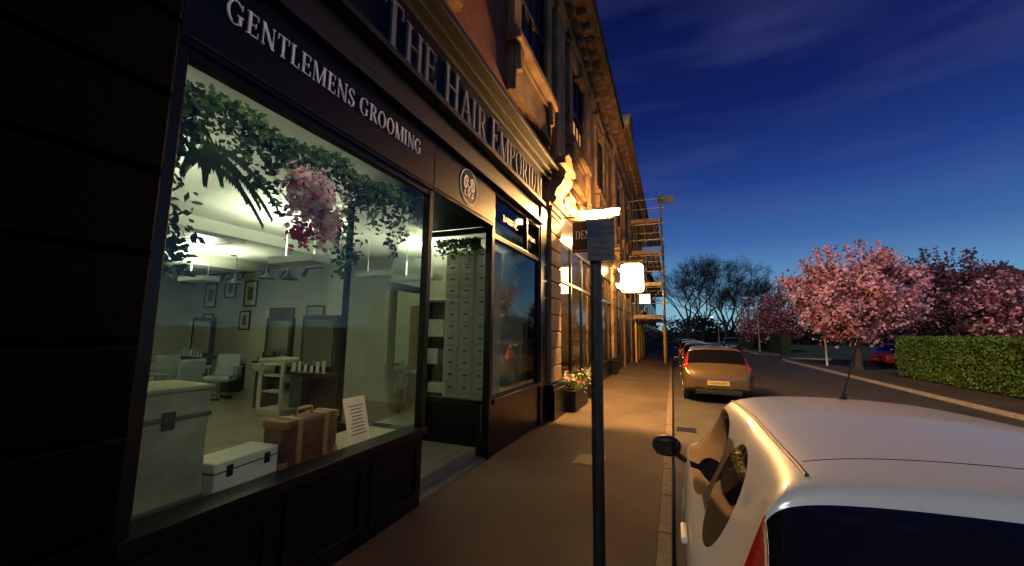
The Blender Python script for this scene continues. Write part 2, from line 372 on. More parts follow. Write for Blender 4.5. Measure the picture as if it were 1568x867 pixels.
def upwin(Y0,Y1,z0=7.0,z1=9.55,lit=False,dep=-2.55,par=None):
    s=MB(); X=dep
    s.box(X,X+.14,Y0-.34,Y0,z0,z1); s.box(X,X+.14,Y1,Y1+.34,z0,z1)
    s.box(X,X+.20,Y0-.36,Y0-.04,z0-.0,z0+.18) ; s.box(X,X+.20,Y1+.04,Y1+.36,z0,z0+.18)
    s.box(X,X+.18,Y0-.38,Y1+.38,z1+.002,z1+.30); s.box(X,X+.26,Y0-.46,Y1+.46,z1+.302,z1+.40)
    c=(Y0+Y1)/2
    s.box(X,X+.30,c-.14,c+.14,z1-.10,z1+.299)
    s.prism([(X,Y0-.46,z1+.403),(X,Y1+.46,z1+.403),(X,c,z1+.80)],(.2,0,0))
    s.box(X,X+.30,Y0-.44,Y1+.44,z0-.14,z0-.002)
    s.box(X,X+.10,Y0-.34,Y1+.34,z0-1.0,z0-.142)
    s.box(X+.101,X+.16,Y0-.30,Y1+.30,z0-1.0,z0-.9);s.box(X+.101,X+.16,Y0-.30,Y1+.30,z0-.26,z0-.16)
    s.box(X+.101,X+.16,Y0-.30,Y0-.2,z0-.898,z0-.262);s.box(X+.101,X+.16,Y1+.2,Y1+.30,z0-.898,z0-.262)
    for yy in (Y0-.18,Y1+.18): s.prism([(X+.14,yy-.12,z0-.16),(X+.14,yy+.12,z0-.16),(X+.14,yy+.06,z0-.6),(X+.14,yy-.06,z0-.6)],(.1,0,0))
    s.obj('window_surround','stone',par or bld,.01)
    f=MB(); w=.06
    f.box(X,X+.06,Y0,Y0+w,z0,z1);f.box(X,X+.06,Y1-w,Y1,z0,z1);f.box(X,X+.06,Y0+w,Y1-w,z0,z0+w);f.box(X,X+.06,Y0+w,Y1-w,z1-w,z1)
    zm=(z0+z1)/2; f.box(X,X+.07,Y0+w,Y1-w,zm-.04,zm+.04)
    for k in (1,2,3):
        yy=Y0+(Y1-Y0)*k/4; f.box(X+.01,X+.045,yy-.015,yy+.015,z0+w,zm-.04); f.box(X+.01,X+.045,yy-.015,yy+.015,zm+.04,z1-w)
    for zz in (z0+.6,z0+1.9): f.box(X+.011,X+.04,Y0+w,Y1-w,zz-.015,zz+.015)
    f.obj('sash_frame','blackmatt',par or bld)
    g=MB(); g.poly([(X+.02,Y0,z0),(X+.02,Y1,z0),(X+.02,Y1,z1),(X+.02,Y0,z1)]); g.obj('sash_glass','glassup',par or bld)
    g=MB(); g.poly([(X+.008,Y0,z0),(X+.008,Y1,z0),(X+.008,Y1,zm-.2),(X+.008,Y0,zm-.2)]); g.obj('curtain','curtain' if lit else 'blackmatt',par or bld)
    g=MB(); g.poly([(X+.008,Y0,zm-.2),(X+.008,Y1,zm-.2),(X+.008,Y1,z1),(X+.008,Y0,z1)]); g.obj('curtain','blackmatt',par or bld)
for i,(a,l) in enumerate(((-2,0),(2.1,0),(6.2,0),(10.3,1),(14.4,0))): upwin(a,a+1.65,lit=bool(l))
b=MB()
for y in (8.72,12.9,17.0):
    b.box(-2.55,-2.42,y,y+.75,5.76,9.9); b.box(-2.55,-2.36,y-.06,y+.81,5.76,6.1); b.box(-2.55,-2.36,y-.06,y+.81,9.902,10.05);b.box(-2.55,-2.31,y-.1,y+.85,10.052,10.2);b.box(-2.55,-2.36,y-.02,y+.77,10.202,10.398)
P(b,'upper_pilaster','stone',.012)
def shopfront(Y0,Y1,par,stone='stone',lit=6,frame='black'):
    s=MB()
    s.box(-2.62,-2.47,Y0,Y1,0,.6,0);s.box(-2.64,-2.42,Y0,Y1,.602,.68,0)
    n=3; w=(Y1-Y0)/n
    for k in range(n+1):
        yy=min(max(Y0+k*w,Y0+.04),Y1-.04); s.box(-2.54,-2.46,yy-.04,yy+.04,.682,3.98,0)
    for k in range(n):
        s.box(-2.54,-2.46,Y0+k*w+.082,Y0+(k+1)*w-.082,3.0,3.08,0)
    s.box(-2.62,-2.44,Y0,Y1,3.982,4.7,0); s.box(-2.62,-2.36,Y0,Y1,4.702,4.8,0)
    s.box(-2.62,-2.28,Y0,Y1,4.802,5.0,1);s.box(-2.62,-2.16,Y0,Y1,5.002,5.12,1);s.box(-2.62,-2.3,Y0,Y1,5.122,5.42,1)
    s.obj('shopfront',[frame,stone],par,.008)
    g=MB(); g.poly([(-2.5,Y0,.68),(-2.5,Y1,.68),(-2.5,Y1,3.98),(-2.5,Y0,3.98)]); g.obj('window_glass','glass',par)
    g=MB(); g.box(-5.2,-5.1,Y0,Y1,0,4,0);g.box(-5.1,-2.63,Y0,Y0+.05,0,4,0);g.box(-5.1,-2.63,Y1-.05,Y1,0,4,0);g.box(-5.1,-2.63,Y0+.05,Y1-.05,3.99,4.05,0);g.box(-5.1,-2.63,Y0+.05,Y1-.05,0,.1,0)
    for k in range(5):
        yy=Y0+.3+k*(Y1-Y0-.6)/5; g.box(-3.4,-2.9,yy,yy+.5,.1,random.uniform(.8,1.5),1)
        g.box(-5.09,-4.9,yy,yy+.55,1.2,1.24,1);g.box(-5.09,-4.9,yy,yy+.55,1.9,1.94,1)
        g.box(-5.0,-4.92,yy+.1,yy+.3,1.94,2.3,2)
    g.obj('shop_interior',['warmwall','brown','cream'],par)
    if lit:
        g=MB(); g.cyl((-3.8,(Y0+Y1)/2-.4,3.6),(-3.8,(Y0+Y1)/2+.4,3.6),.04,n=8); g.obj('strip_lamp',emat('strip',(1,.62,.28),lit*6),par)
shopfront(8.9,12.95,bld,lit=8); pilaster(12.98,13.75); shopfront(13.8,17.6,bld,lit=10); pilaster(17.62,18.4)
# ------------------------------------------------------------ salon interior
b=MB()
b.box(-14,-2.65,-.3,7.6,-.1,.15,1)
b.box(-14,-2.64,-.3,7.7,3.5,3.6,2)
b.box(-14.1,-14,-.3,7.7,-.1,3.6,0); b.box(-14,-2.75,7.6,7.7,.15,3.499,0); b.box(-14,-2.72,-.4,-.3,.15,3.499,0)
b.box(-2.75,-2.71,-.3,1.12,.15,3.499,0)
b.box(-14,-10.2,-.3,7.6,3.25,3.5,2)
b.box(-7.1,-6.75,6.5,6.85,.15,3.5,0)
b.box(-6.9,-6.75,1.5,6.4,3.3,3.5,2)
b.box(-14,-2.76,7.56,7.6,.15,.30,0)
b.box(-3.15,-2.65,1.13,3.5,.62,.76,0)
P(b,'salon_shell',['wall','woodfl','ceil'])
b=MB()
for x0 in (-10.3,-5.6):
    b.box(x0,x0+.9,7.52,7.598,.15,2.35)
b.box(-13.99,-13.9,3.4,4.5,.15,2.4)
P(b,'inner_door','brown',.01)
fill_tube=emat('cool_fill',(.97,.98,.76),400)
for (x,y) in ((-5.2,4.2),(-8.6,2.6),(-4.6,6.4),(-12.0,3.6),(-9.4,5.2),(-5.0,1.4)):  # hung trays added to brighten the salon, rims hide the glowing strips
    e=empty('added_uplighter',(x,y,-.18)); s=MB()
    s.box(-.42,.42,-.14,.14,2.95,2.98);s.box(-.42,.42,-.16,-.141,2.95,3.05);s.box(-.42,.42,.141,.16,2.95,3.05);s.box(-.44,-.421,-.16,.16,2.95,3.05);s.box(.421,.44,-.16,.16,2.95,3.05)
    for q in(-.3,.3): s.cyl((q,0,2.98),(q,0,3.66),.006,n=6)
    s.obj('tray','white',e)
    s=MB(); s.box(-.32,.32,-.045,.045,2.982,2.99); s.obj('fill_tube',fill_tube,e)
for (x,zc,w,h) in ((-13.0,2.75,.55,.75),(-12.1,2.95,.5,.6),(-11.2,2.77,.55,.75),(-11.35,2.0,.45,.55),(-13.0,1.9,.5,.6)):
    e=empty('framed_picture',(x,7.58,zc)); s=MB()
    s.box(-w/2,w/2,-.03,0,-h/2,-h/2+.04);s.box(-w/2,w/2,-.03,0,h/2-.04,h/2);s.box(-w/2,-w/2+.04,-.03,0,-h/2+.04,h/2-.04);s.box(w/2-.04,w/2,-.03,0,-h/2+.04,h/2-.04)
    s.obj('frame','dark',e); s=MB(); s.box(-w/2+.04,w/2-.04,-.015,-.002,-h/2+.04,h/2-.04); s.obj('mount','paper',e)
    s=MB(); s.box(-w/5,w/5,-.02,-.016,-h/4,h/4); s.obj('print',pmat('print',(.2,.19,.15),.6,0,.9,12),e)
for x in (-8.6,-7.6,-4.9):
    e=empty('salon_mirror',(x,7.58,0)); s=MB()
    s.box(-.32,.32,-.05,0,1.0,2.4); s.obj('frame','brown',e,.01)
    s=MB(); s.poly([(-.26,-.052,1.06),(.26,-.052,1.06),(.26,-.052,2.34),(-.26,-.052,2.34)]); s.obj('mirror_glass',pmat('mirror',(.8,.8,.8),.02,1,0),e)
    s=MB(); s.box(-.45,.45,-.38,-.052,.86,.92); s.obj('shelf','white',e,.01)
    s=MB()
    for k in range(5): s.cyl((-.3+k*.14,-.2,.92),(-.3+k*.14,-.2,.92+random.uniform(.08,.2)),.025,n=8)
    s.obj('bottles','dark',e)
def pendant(x,y,z):
    e=empty('pendant_lamp',(x,y,z)); s=MB()
    s.cyl((0,0,.22),(0,0,3.5-z),.006,n=6); s.cyl((0,0,.12),(0,0,.22),.04,.03,n=12); s.cyl((0,0,.05),(0,0,.12),.13,.05,n=18,caps=False); s.cyl((0,0,0),(0,0,.05),.20,.13,n=18,caps=False)
    s.obj('shade','dark',e,smooth=False)
for p in ((-7.7,6.0,2.85),(-9.8,6.2,2.85),(-11.6,6.2,2.9),(-8.8,6.3,2.95)): pendant(*p)
def schair(x,y,rz):
    e=empty('salon_chair',(x,y,.15),rz); s=MB()
    s.cyl((0,0,0),(0,0,.04),.29,.26,n=24); s.cyl((0,0,.04),(0,0,.40),.045,n=14); s.box(-.16,.16,-.36,-.28,.12,.15); s.obj('base','chrome',e)
    s=MB(); s.box(-.27,.27,-.26,.26,.40,.54); s.obj('seat','chair',e,.05)
    s=MB(); s.prism([(-.26,.22,.50),(-.26,.32,.50),(-.26,.40,1.0),(-.26,.32,1.02)],(.52,0,0)); s.obj('back','chair',e,.04)
    s=MB()
    for q in (-1,1):
        s.box(q*.34-.03,q*.34+.03,-.24,.26,.70,.75); s.box(q*.33-.02,q*.33+.02,.14,.22,.46,.70); s.box(q*.33-.02,q*.33+.02,-.2,-.14,.46,.70)
    s.obj('armrests','chair',e,.02)
for p in ((-9.8,6.1,.6),(-12.6,6.4,.3),(-8.2,6.8,2.2),(-11.4,4.6,1.8),(-5.4,6.6,.5)): schair(*p)
def basin(x,y):
    e=empty('wash_basin',(x,y,.15)); s=MB()
    s.box(-.18,.18,-.2,.2,0,.7); s.obj('pedestal','dark',e,.03)
    s=MB(); prev=None
    for (r,z) in ((.16,.70),(.30,.80),(.34,.9)):
        if prev: s.cyl((0,0,prev[1]),(0,0,z),prev[0],r,n=20,caps=False)
        prev=(r,z)
    s.cyl((0,0,.85),(0,0,.86),.30,n=20); s.obj('bowl','white',e,smooth=False)
MB().box(-3.40,-3.36,6.3,7.5,.15,3.4).obj('added_dark_backing',pmat('dark_backing_paint',(.06,.07,.055),.7,0,.2))  # dark panel added behind the second window so its reflections show
for (x,y) in ((-9.0,6.9),(-12.0,6.9),(-6.2,5.6)):
    e=empty('styling_station',(x,y,.15)); s=MB(); s.box(-.45,.45,-.05,.05,0,1.9); s.box(-.5,.5,-.3,.3,.80,.85); s.box(-.4,-.1,-.25,.25,.2,.799); s.obj('frame','dark',e,.01)
    s=MB(); s.poly([(-.36,-.052,.95),(.36,-.052,.95),(.36,-.052,1.82),(-.36,-.052,1.82)]); s.obj('glass','chrome',e)
    s=MB()
    for k in range(6): s.cyl((-.4+k*.15,-.2,.85),(-.4+k*.15,-.2,.85+random.uniform(.08,.22)),.028,n=8)
    s.obj('bottles',random.choice(['white','brown']),e)
for (x,y) in ((-11.0,5.4),(-9.2,4.9)): schair(x,y,random.uniform(0,6))
basin(-10.6,6.9); basin(-7.9,5.9); basin(-5.6,7.0)
e=empty('display_cabinet',(-7.1,5.6,.15)); s=MB()
s.box(-.32,.32,-.28,.28,0,.12);s.box(-.34,.34,-.3,.3,1.0,1.06)
for qx in(-.3,.3):
    for qy in(-.26,.26): s.box(qx-.03,qx+.03,qy-.03,qy+.03,.12,1.0)
s.box(-.29,.29,.2,.24,.12,1.0);s.box(-.27,.27,-.23,.2,.42,.45);s.box(-.27,.27,-.23,.2,.72,.75); s.obj('case','cream',e,.01)
s=MB()
for k in range(8): s.cyl((-.2+.11*(k%4),0,.45+.3*(k//4)),(-.2+.11*(k%4),0,.60+.3*(k//4)),.03,n=8)
s.obj('bottles','dark',e)
e=empty('reception_counter',(-5.9,6.7,.15)); s=MB(); s.box(-.9,.5,-.3,.3,0,.95,0); s.box(-.95,.55,-.34,.34,.951,1.0,1); s.obj('counter',['brown','white'],e,.01)
s=MB(); s.box(-.1,.3,-.02,.02,1.05,1.35); s.box(.05,.15,-.03,.03,1.0,1.05); s.obj('monitor','dark',e,.01)
e=empty('drawer_cabinet',(-3.15,5.75,.15)); s=MB(); s.box(-.42,.42,0,.45,0,3.0); s.obj('carcass','cream',e)
s=MB();k2=MB()
for r in range(15):
    for c in range(3):
        x0=-.41+c*.275; s.box(x0+.01,x0+.262,-.02,-.001,.03+r*.197,.03+r*.197+.18)
        k2.box(x0+.10,x0+.17,-.04,-.021,.03+r*.197+.10,.03+r*.197+.125)
s.obj('drawer_fronts','cream',e,.008); k2.obj('drawer_pulls','brown',e)
e=empty('shelf_unit',(-4.1,6.2,.15)); s=MB(); s.box(-.3,.3,.3,.33,0,2.2); s.box(-.3,-.27,0,.3,0,2.2);s.box(.27,.3,0,.3,0,2.2)
for z in (.0,.5,1.0,1.5,2.17): s.box(-.27,.27,0,.3,z,z+.03)
s.obj('frame','dark',e); s=MB(); s.box(-.2,.2,.05,.25,1.53,1.85); s.box(-.2,.1,.05,.25,1.03,1.3); s.box(-.1,.2,.05,.25,.53,.7); s.obj('items','cream',e,.01)
e=empty('air_conditioning_unit',(-8.3,4.6,3.46)); s=MB(); s.box(-.48,.48,-.48,.48,0,.04)
s.obj('panel','white',e,.01); s=MB()
for q in (-.36,.36): s.box(q-.03,q+.03,-.3,.3,-.004,-.001); s.box(-.3,.3,q-.03,q+.03,-.006,-.003)
s.box(-.22,.22,-.22,.22,-.005,-.002); s.obj('grille','dark',e)
e=empty('ceiling_spotlights',(0,0,0)); s=MB()
for (x,y) in ((-4.5,2.6),(-6,3.2),(-6.3,5.0),(-4.4,4.2),(-8.6,2.8),(-9.6,6)): s.cyl((x,y,3.48),(x,y,3.499),.06,n=14)
s.obj('downlights','dark',e)
e=empty('track_rail',(0,0,0)); s=MB(); s.box(-13,-7.5,6.7,6.73,3.2,3.23)
for k in range(7): s.cyl((-12.5+k*.75,6.7,3.2),(-12.5+k*.75,6.6,3.02),.035,.05,n=10)
s.obj('rail','dark',e)
# --- window display
e=empty('added_display_strip'); s=MB(); s.box(-2.575,-2.545,1.3,3.5,3.335,3.35); s.obj('fill_tube',emat('fill_strip_white',(1,.95,.80),14),e)  # glowing strip added behind the frame to light garland and display from the front
e=empty('storage_trunk',(-2.86,1.44,.76)); s=MB(); s.box(-.2,.2,-.26,.17,0,.66,0); s.box(-.212,.212,-.272,.182,.50,.53,1); s.box(-.212,.212,-.272,.182,0,.05,1); s.box(-.215,.215,-.275,.185,.662,.69,0); s.obj('trunk_body',['sage','sagedark'],e,.008)
s=MB(); s.box(.213,.225,-.08,-.02,.46,.56); s.obj('clasp','dark',e)
e=empty('white_case',(-2.82,1.90,.76),.12); s=MB(); s.box(-.13,.13,-.24,.24,0,.19); s.obj('body','white',e,.012); s=MB(); s.box(-.135,.135,-.245,.245,.125,.132,0)
s.box(.131,.14,-.16,-.12,.09,.16);s.box(.131,.14,.12,.16,.09,.16);s.box(-.03,.03,-.252,-.241,.08,.15); s.obj('clasps','dark',e)
e=empty('suitcase',(-2.80,2.42,.76),.05); s=MB(); s.box(-.11,.11,-.27,.27,.0,.34); s.obj('body','leather',e,.03)
s=MB()
for q in (-.13,.13): s.box(-.116,.116,q-.025,q+.025,-.0,.346)
for a,c in ((-.272,-.22),(.22,.272)):
    s.box(-.114,.114,a,c,.29,.344); s.box(-.114,.114,a,c,-.0,.05)
s.obj('straps','strap',e,.006)
s=MB(); s.cyl((0,-.08,.34),(0,-.07,.40),.012,n=8);s.cyl((0,-.07,.40),(0,.07,.40),.014,n=8);s.cyl((0,.07,.40),(0,.08,.34),.012,n=8);s.obj('handle','strap',e)
e=empty('paper_notice',(-2.72,2.93,.77)); s=MB(); s.poly([(.06,-.14,0),(.05,.14,0),(-.06,.14,.40),(-.05,-.14,.40)]); s.obj('sheet','paper',e)
s=MB()
for k in range(9):
    t=.2+k*.075; w=random.uniform(.06,.11)
    p=lambda yy,tt:(.0575-.11*tt+.004,yy,.40*tt)
    s.poly([p(-w,t),p(w,t),p(w,t+.02),p(-w,t+.02)])
s.obj('printed_lines','ink',e)
# --- garlands
pts=[]
for k in range(2000):
    y=1.2+2.35*rng.random()**1.25; dr=abs(rng.normal(0,.13))*(1.3-.25*(y-1.2)); pts.append((-2.68-.18*rng.random(),y,3.31-dr-.04*math.sin(y*7)))
for k in range(900):
    t=rng.random(); pts.append((-2.68-.14*rng.random(),1.27+.11*rng.normal()*(.5+.3*t)+.05*math.sin(9*t),3.25-1.15*t+.02*rng.normal()))
for (yc,ln) in ((1.75,.45),(1.95,.6),(2.75,.85),(2.62,1.0),(3.0,.5),(3.3,.7),(3.45,.5),(2.3,.5),(3.15,.4)):
    for k in range(int(ln*170)):
        t=rng.random(); pts.append((-2.68-.12*rng.random(),yc+.045*rng.normal()+.03*math.sin(8*t),3.25-ln*t))
e=empty('artificial_garland'); leaves('leaves',pts,.062,['leaf1','leaf2'],[.6,.4],e)
s=MB()
for f in range(9):
    a0=random.uniform(-.6,1.4); L_=random.uniform(.35,.6); o=Vector((-2.68,1.42,3.1-random.uniform(0,.25)))
    for k in range(22):
        t=k/22; p=o+Vector((-.02,math.sin(a0)*L_*t+.0,-.25*t*t*1.6+math.cos(a0)*.25*t)); l=.09*(1-t)+.01
        for q in (-1,1):
            d=Vector((0,-math.cos(a0)*q*l*.6+.02,-.06-.4*l)); s.poly([p,p+d*.5+Vector((.01,.008,0)),p+d,p+d*.5-Vector((0,.008,0))])
s.obj('fern_fronds','leaf2',e)
pts=[]
for (yc,zc,ry,rz,n) in ((2.20,2.98,.17,.14,400),(2.33,2.85,.18,.20,650),(2.42,2.68,.12,.17,420),(2.13,2.80,.08,.17,200)):
    g=rng.normal(size=(n,3))*.5; pts.append(np.stack([-2.72+g[:,0]*.09,yc+g[:,1]*ry,zc+g[:,2]*rz],1))
leaves('wisteria_flowers',np.concatenate(pts),.05,['pinkf','whitef','redf'],[.24,.70,.06],e,.9)
pts=np.stack([-2.70+.03*rng.normal(size=150),2.18+.05*rng.normal(size=150),2.55+.05*rng.normal(size=150)],1)
leaves('red_flowers',pts,.045,['redf'],[1],e,.9)
pts=[]
for k in range(900): pts.append((-2.62-.12*rng.random(),7.15+.13*rng.normal(),3.15-1.0*rng.random()))
for k in range(600): pts.append((-2.75-.8*rng.random(),5.38+.05*rng.normal(),3.25-abs(.12*rng.normal())))
e=empty('artificial_garland'); leaves('leaves',pts,.07,['leaf1','leaf2'],[.5,.5],e)
# ------------------------------------------------------------ hanging sign with trough lamp
e=empty('hanging_sign',(0,0,0)); Y=9.3
s=MB(); s.box(-2.2,-1.2,Y-.03,Y+.03,3.72,4.52); s.obj('board','black',e,.01)
s=MB(); s.box(-2.17,-1.23,Y-.045,Y-.031,3.75,3.78);s.box(-2.17,-1.23,Y-.045,Y-.031,4.46,4.49); s.obj('trim','strap',e)
text('board_lettering','DENBORO',(-2.12,Y-.03,4.05),(1,0,0),(0,0,1),(0,-1,0),.2,.85,'letter',e,.006)
s=MB(); s.cyl((-2.45,Y,4.62),(-1.1,Y,4.62),.018,n=8); s.cyl((-2.45,Y,5.05),(-1.1,Y+.0,4.64),.012,n=8)
for q in(-2.05,-1.35): s.cyl((q,Y,4.52),(q,Y,4.62),.01,n=6); s.cyl((q,Y,4.62),(q,Y+.42,4.82),.01,n=6)
for k in range(14):
    a=k/13*math.pi*3; s.cyl((-2.3+k*.085,Y,4.66+.04*math.sin(a)),(-2.215+k*.085,Y,4.66+.04*math.sin(a+.72)),.010,n=6)
s.box(-2.14,-1.10,Y+.33,Y+.55,4.85,4.88); s.obj('bracket','blackmatt',e)  # top plate widened to block the lamp's upward light
s=MB(); s.cyl((-2.1,Y+.44,4.77),(-1.14,Y+.44,4.77),.06,n=14); s.obj('trough_lamp','lamp',e)
e=empty('illuminated_box_sign'); s=MB(); s.box(-1.62,-.86,13.98,14.22,3.2,4.18); s.obj('faces','boxsign',e,.09)
s=MB(); s.box(-1.5,-.98,14.04,14.16,4.18,4.24);s.box(-1.5,-.98,14.04,14.16,3.15,3.2); s.cyl((-2.5,14.1,4.3),(-.85,14.1,4.3),.025,n=8);s.cyl((-1.3,14.1,4.3),(-1.3,14.1,4.2),.02,n=6); s.obj('casing','blackmatt',e)
e=empty('illuminated_box_sign'); s=MB(); s.box(-1.5,-1.0,21.0,21.15,3.3,3.75); s.obj('faces',emat('dim_sign',(1,.8,.5),4),e)
s=MB(); s.cyl((-2.5,21.07,3.85),(-1.0,21.07,3.85),.02,n=8); s.box(-1.53,-.97,20.99,21.16,3.751,3.80); s.obj('casing','blackmatt',e)
bulb=emat('bulb',(1,.50,.15),2100)
for Y in (11.2,17.2,23.0):
    e=empty('wall_lantern',(0,0,0)); s=MB(); s.cyl((-2.36,Y,4.4),(-2.0,Y,4.55),.015,n=8); s.cyl((-2.0,Y,4.55),(-2.0,Y,4.62),.14,.03,n=14,caps=False); s.obj('arm','blackmatt',e)
    s=MB(); s.cyl((-2.0,Y,4.42),(-2.0,Y,4.53),.045,.045,n=12); s.obj('bulb',bulb,e)
def planter(Y0,Y1):
    e=empty('flower_planter'); s=MB(); s.box(-2.4,-2.08,Y0,Y1,.02,.42);s.box(-2.42,-2.06,Y0-.02,Y1+.02,.42,.47)
    for q in (Y0+.1,Y1-.1): s.box(-2.36,-2.12,q-.04,q+.04,0,.02)
    s.obj('trough','blackmatt',e,.01)
    n=700; pts=np.stack([-2.24+.12*rng.normal(size=n),Y0+(Y1-Y0)*rng.random(n),.52+.17*rng.random(n)+.06*rng.normal(size=n)],1)
    leaves('plants',pts,.10,['leaf1','leaf2','pinkf','whitef'],[.4,.35,.15,.1],e)
planter(9.0,10.4); planter(11.0,12.4)
# ------------------------------------------------------------ second and third buildings
b2=empty('terrace_building'); s=MB(); s.box(-14,-2.5,18.55,40,5.42,11.8); s.obj('brick_wall','brick',b2)
s=MB(); s.box(-2.62,-2.2,18.55,40,10.6,11.2);s.box(-2.62,-2.0,18.55,40,11.202,11.5);s.box(-2.62,-1.75,18.5,40,11.502,11.7);s.box(-2.62,-1.6,18.45,40,11.702,11.95)
y=18.8
while y<39.6: s.box(-2.62,-1.85,y,y+.25,11.24,11.499); y+=.7
for y in (18.6,22.4,26.3,30.2,34): s.box(-2.5,-2.3,y,y+.7,5.42,10.6)
s.obj('cornice','stone',b2,.01)
s=MB(); s.prism([(-1.7,18.5,11.9),(-8,18.5,15.8),(-14,18.5,11.9)],(0,21.5,0)); s.box(-9,-7.4,20,21.2,14,17.4); s.obj('roof','slate',b2)
s=MB(); s.prism([(-1.65,19.2,11.951),(-1.65,22.6,11.951),(-1.65,22.2,12.7),(-1.65,20.9,13.6),(-1.65,19.6,12.7)],(-1.2,0,0)); s.obj('gable','stone',b2,.01)
for a in (19.9,23.8,27.7,31.6,35.5): upwin(a,a+1.65,7,9.5,False,-2.5,b2)
for a in (18.55,22.5,26.5,30.5,34.5): shopfront(a+.3,a+3.6,b2,lit=(7 if a<27 else 3))
s=MB()
for a in (18.55,22.5,26.5,30.5,34.5): s.box(-2.7,-2.38,a-.35,a+.28,0,5.4)
s.obj('piers','stone',b2,.01)
b3=empty('terrace_building'); s=MB(); s.box(-14,-2.6,40.1,75,0,9.5); s.obj('wall','brick',b3); s=MB(); s.prism([(-2.2,40.1,9.4),(-8,40.1,13),(-14,40.1,9.4)],(0,35,0)); s.obj('roof','slate',b3)
s=MB()
for y in range(42,74,4):
    for z in (1,4,7): s.box(-2.62,-2.57,y,y+1.4,z,z+1.8)
s.obj('windows','cardark',b3)
# ------------------------------------------------------------ scaffold
e=empty('scaffolding'); s=MB(); ys=[25.5,27.8,30.1,32.4]; xs=(-2.1,-.45)
for Yp in ys:
    for X in xs: s.cyl((X,Yp,0),(X,Yp,random.uniform(10.4,11.6)),.028,n=6)
    for z in (2.6,4.6,6.6,8.6): s.cyl((-2.45,Yp,z),(-.25,Yp,z),.024,n=6)
for z in (2.6,3.6,4.6,5.6,6.6,7.6,8.6,9.6,10.2):
    for X in xs: s.cyl((X-.03,25.1,z),(X-.03,32.8,z),.024,n=6)
    s.cyl((-2.4,25.45,z),(-.2,25.45,z),.022,n=6)
for k in range(4):
    s.cyl((-.4,ys[k%3],2.6+2*k),(-.4,ys[k%3+1],4.6+2*k),.022,n=6)
s.cyl((-2.1,25.4,2.6),(-.45,25.4,4.6),.022,n=6);s.cyl((-.45,25.4,4.6),(-2.1,25.4,6.6),.022,n=6);s.cyl((-2.1,25.4,6.6),(-.45,25.4,8.6),.022,n=6)
s.cyl((-1.4,25.4,2.5),(-1.4,25.4,9.8),.022,n=6); s.cyl((-1.9,25.4,2.5),(-1.9,25.4,9.8),.022,n=6)
s.obj('tubes','galv',e)
s=MB()
for z in (2.63,4.63,6.63,8.63):
    for k in range(6): s.box(-2.2+k*.27,-2.2+k*.27+.25,25.2,32.7,z+.02,z+.06)
    s.box(-.5,-.47,25.2,32.7,z+.06,z+.26); s.box(-2.2,-.51,25.2,25.23,z+.07,z+.26)
s.obj('boards','board',e)
s=MB()
for Yp in ys:
    for X in xs: s.cyl((X,Yp,.02),(X,Yp,2.4),.06,n=10)
s.obj('yellow_sleeves','yellow',e)
s=MB(); s.box(-.6,.35,25.6,25.65,9.9,10.4); s.obj('sheeting','signwhite',e)
# ------------------------------------------------------------ parking sign post
e=empty('parking_sign',(-.53,3.0,0)); s=MB(); s.cyl((0,0,0),(0,0,2.62),.044,n=20); s.cyl((0,0,2.62),(0,0,2.64),.046,.02,n=20); s.obj('post','pole',e,smooth=False)
pl=empty('plate',(.05,-.06,2.49),math.radians(18)); pl.parent=e
s=MB(); s.box(-.10,.10,-.004,.004,-.155,.155); s.obj('face','signwhite',pl,.002)
s=MB(); s.box(-.09,-.01,-.008,-.0045,.03,.13); s.obj('p_panel','signblue',pl); sans('p_letter','P',(-.05,-.0095,.08),FACE_Y,.10,'signwhite',pl,.001)
for k,t in enumerate(('Mon - Sat','8am - 6pm')): sans('line',t,(.045,-.006,.10-.045*k),FACE_Y,.03,'ink',pl,.0005)
for k,t in enumerate(('1 hour','No return','within 1 hour')): sans('line',t,(0,-.006,-.01-.05*k),FACE_Y,.031,'ink',pl,.0005)
s=MB(); s.box(-.06,.06,.005,.05,.08,.10); s.box(-.06,.06,.005,.05,-.10,-.08); s.obj('clips','galv',pl)
# ------------------------------------------------------------ cars
ST_HATCH=[
(.00,.60,.38,.62,.46,.64,.66),(.05,.76,.28,.74,.58,.78,.80),(.18,.85,.22,.90,.68,.94,.96),(.34,.87,.20,.94,.71,1.02,1.05),
(.60,.875,.20,.95,.645,1.375,1.41),(.615,.875,.20,.95,.635,1.42,1.455),(.74,.875,.20,.95,.605,1.43,1.475),(.98,.875,.20,.945,.59,1.435,1.485),
(1.46,.875,.20,.94,.59,1.445,1.50),(1.50,.875,.20,.94,.59,1.445,1.50),(2.20,.87,.20,.93,.575,1.42,1.475),(2.30,.87,.20,.925,.57,1.40,1.45),
(2.60,.87,.20,.915,.61,1.235,1.275),(2.98,.86,.20,.90,.66,.985,1.02),(3.10,.86,.20,.885,.68,.95,1.0),(3.60,.82,.20,.80,.62,.84,.88),(3.85,.74,.24,.66,.52,.70,.73),(3.95,.58,.34,.54,.42,.56,.58)]
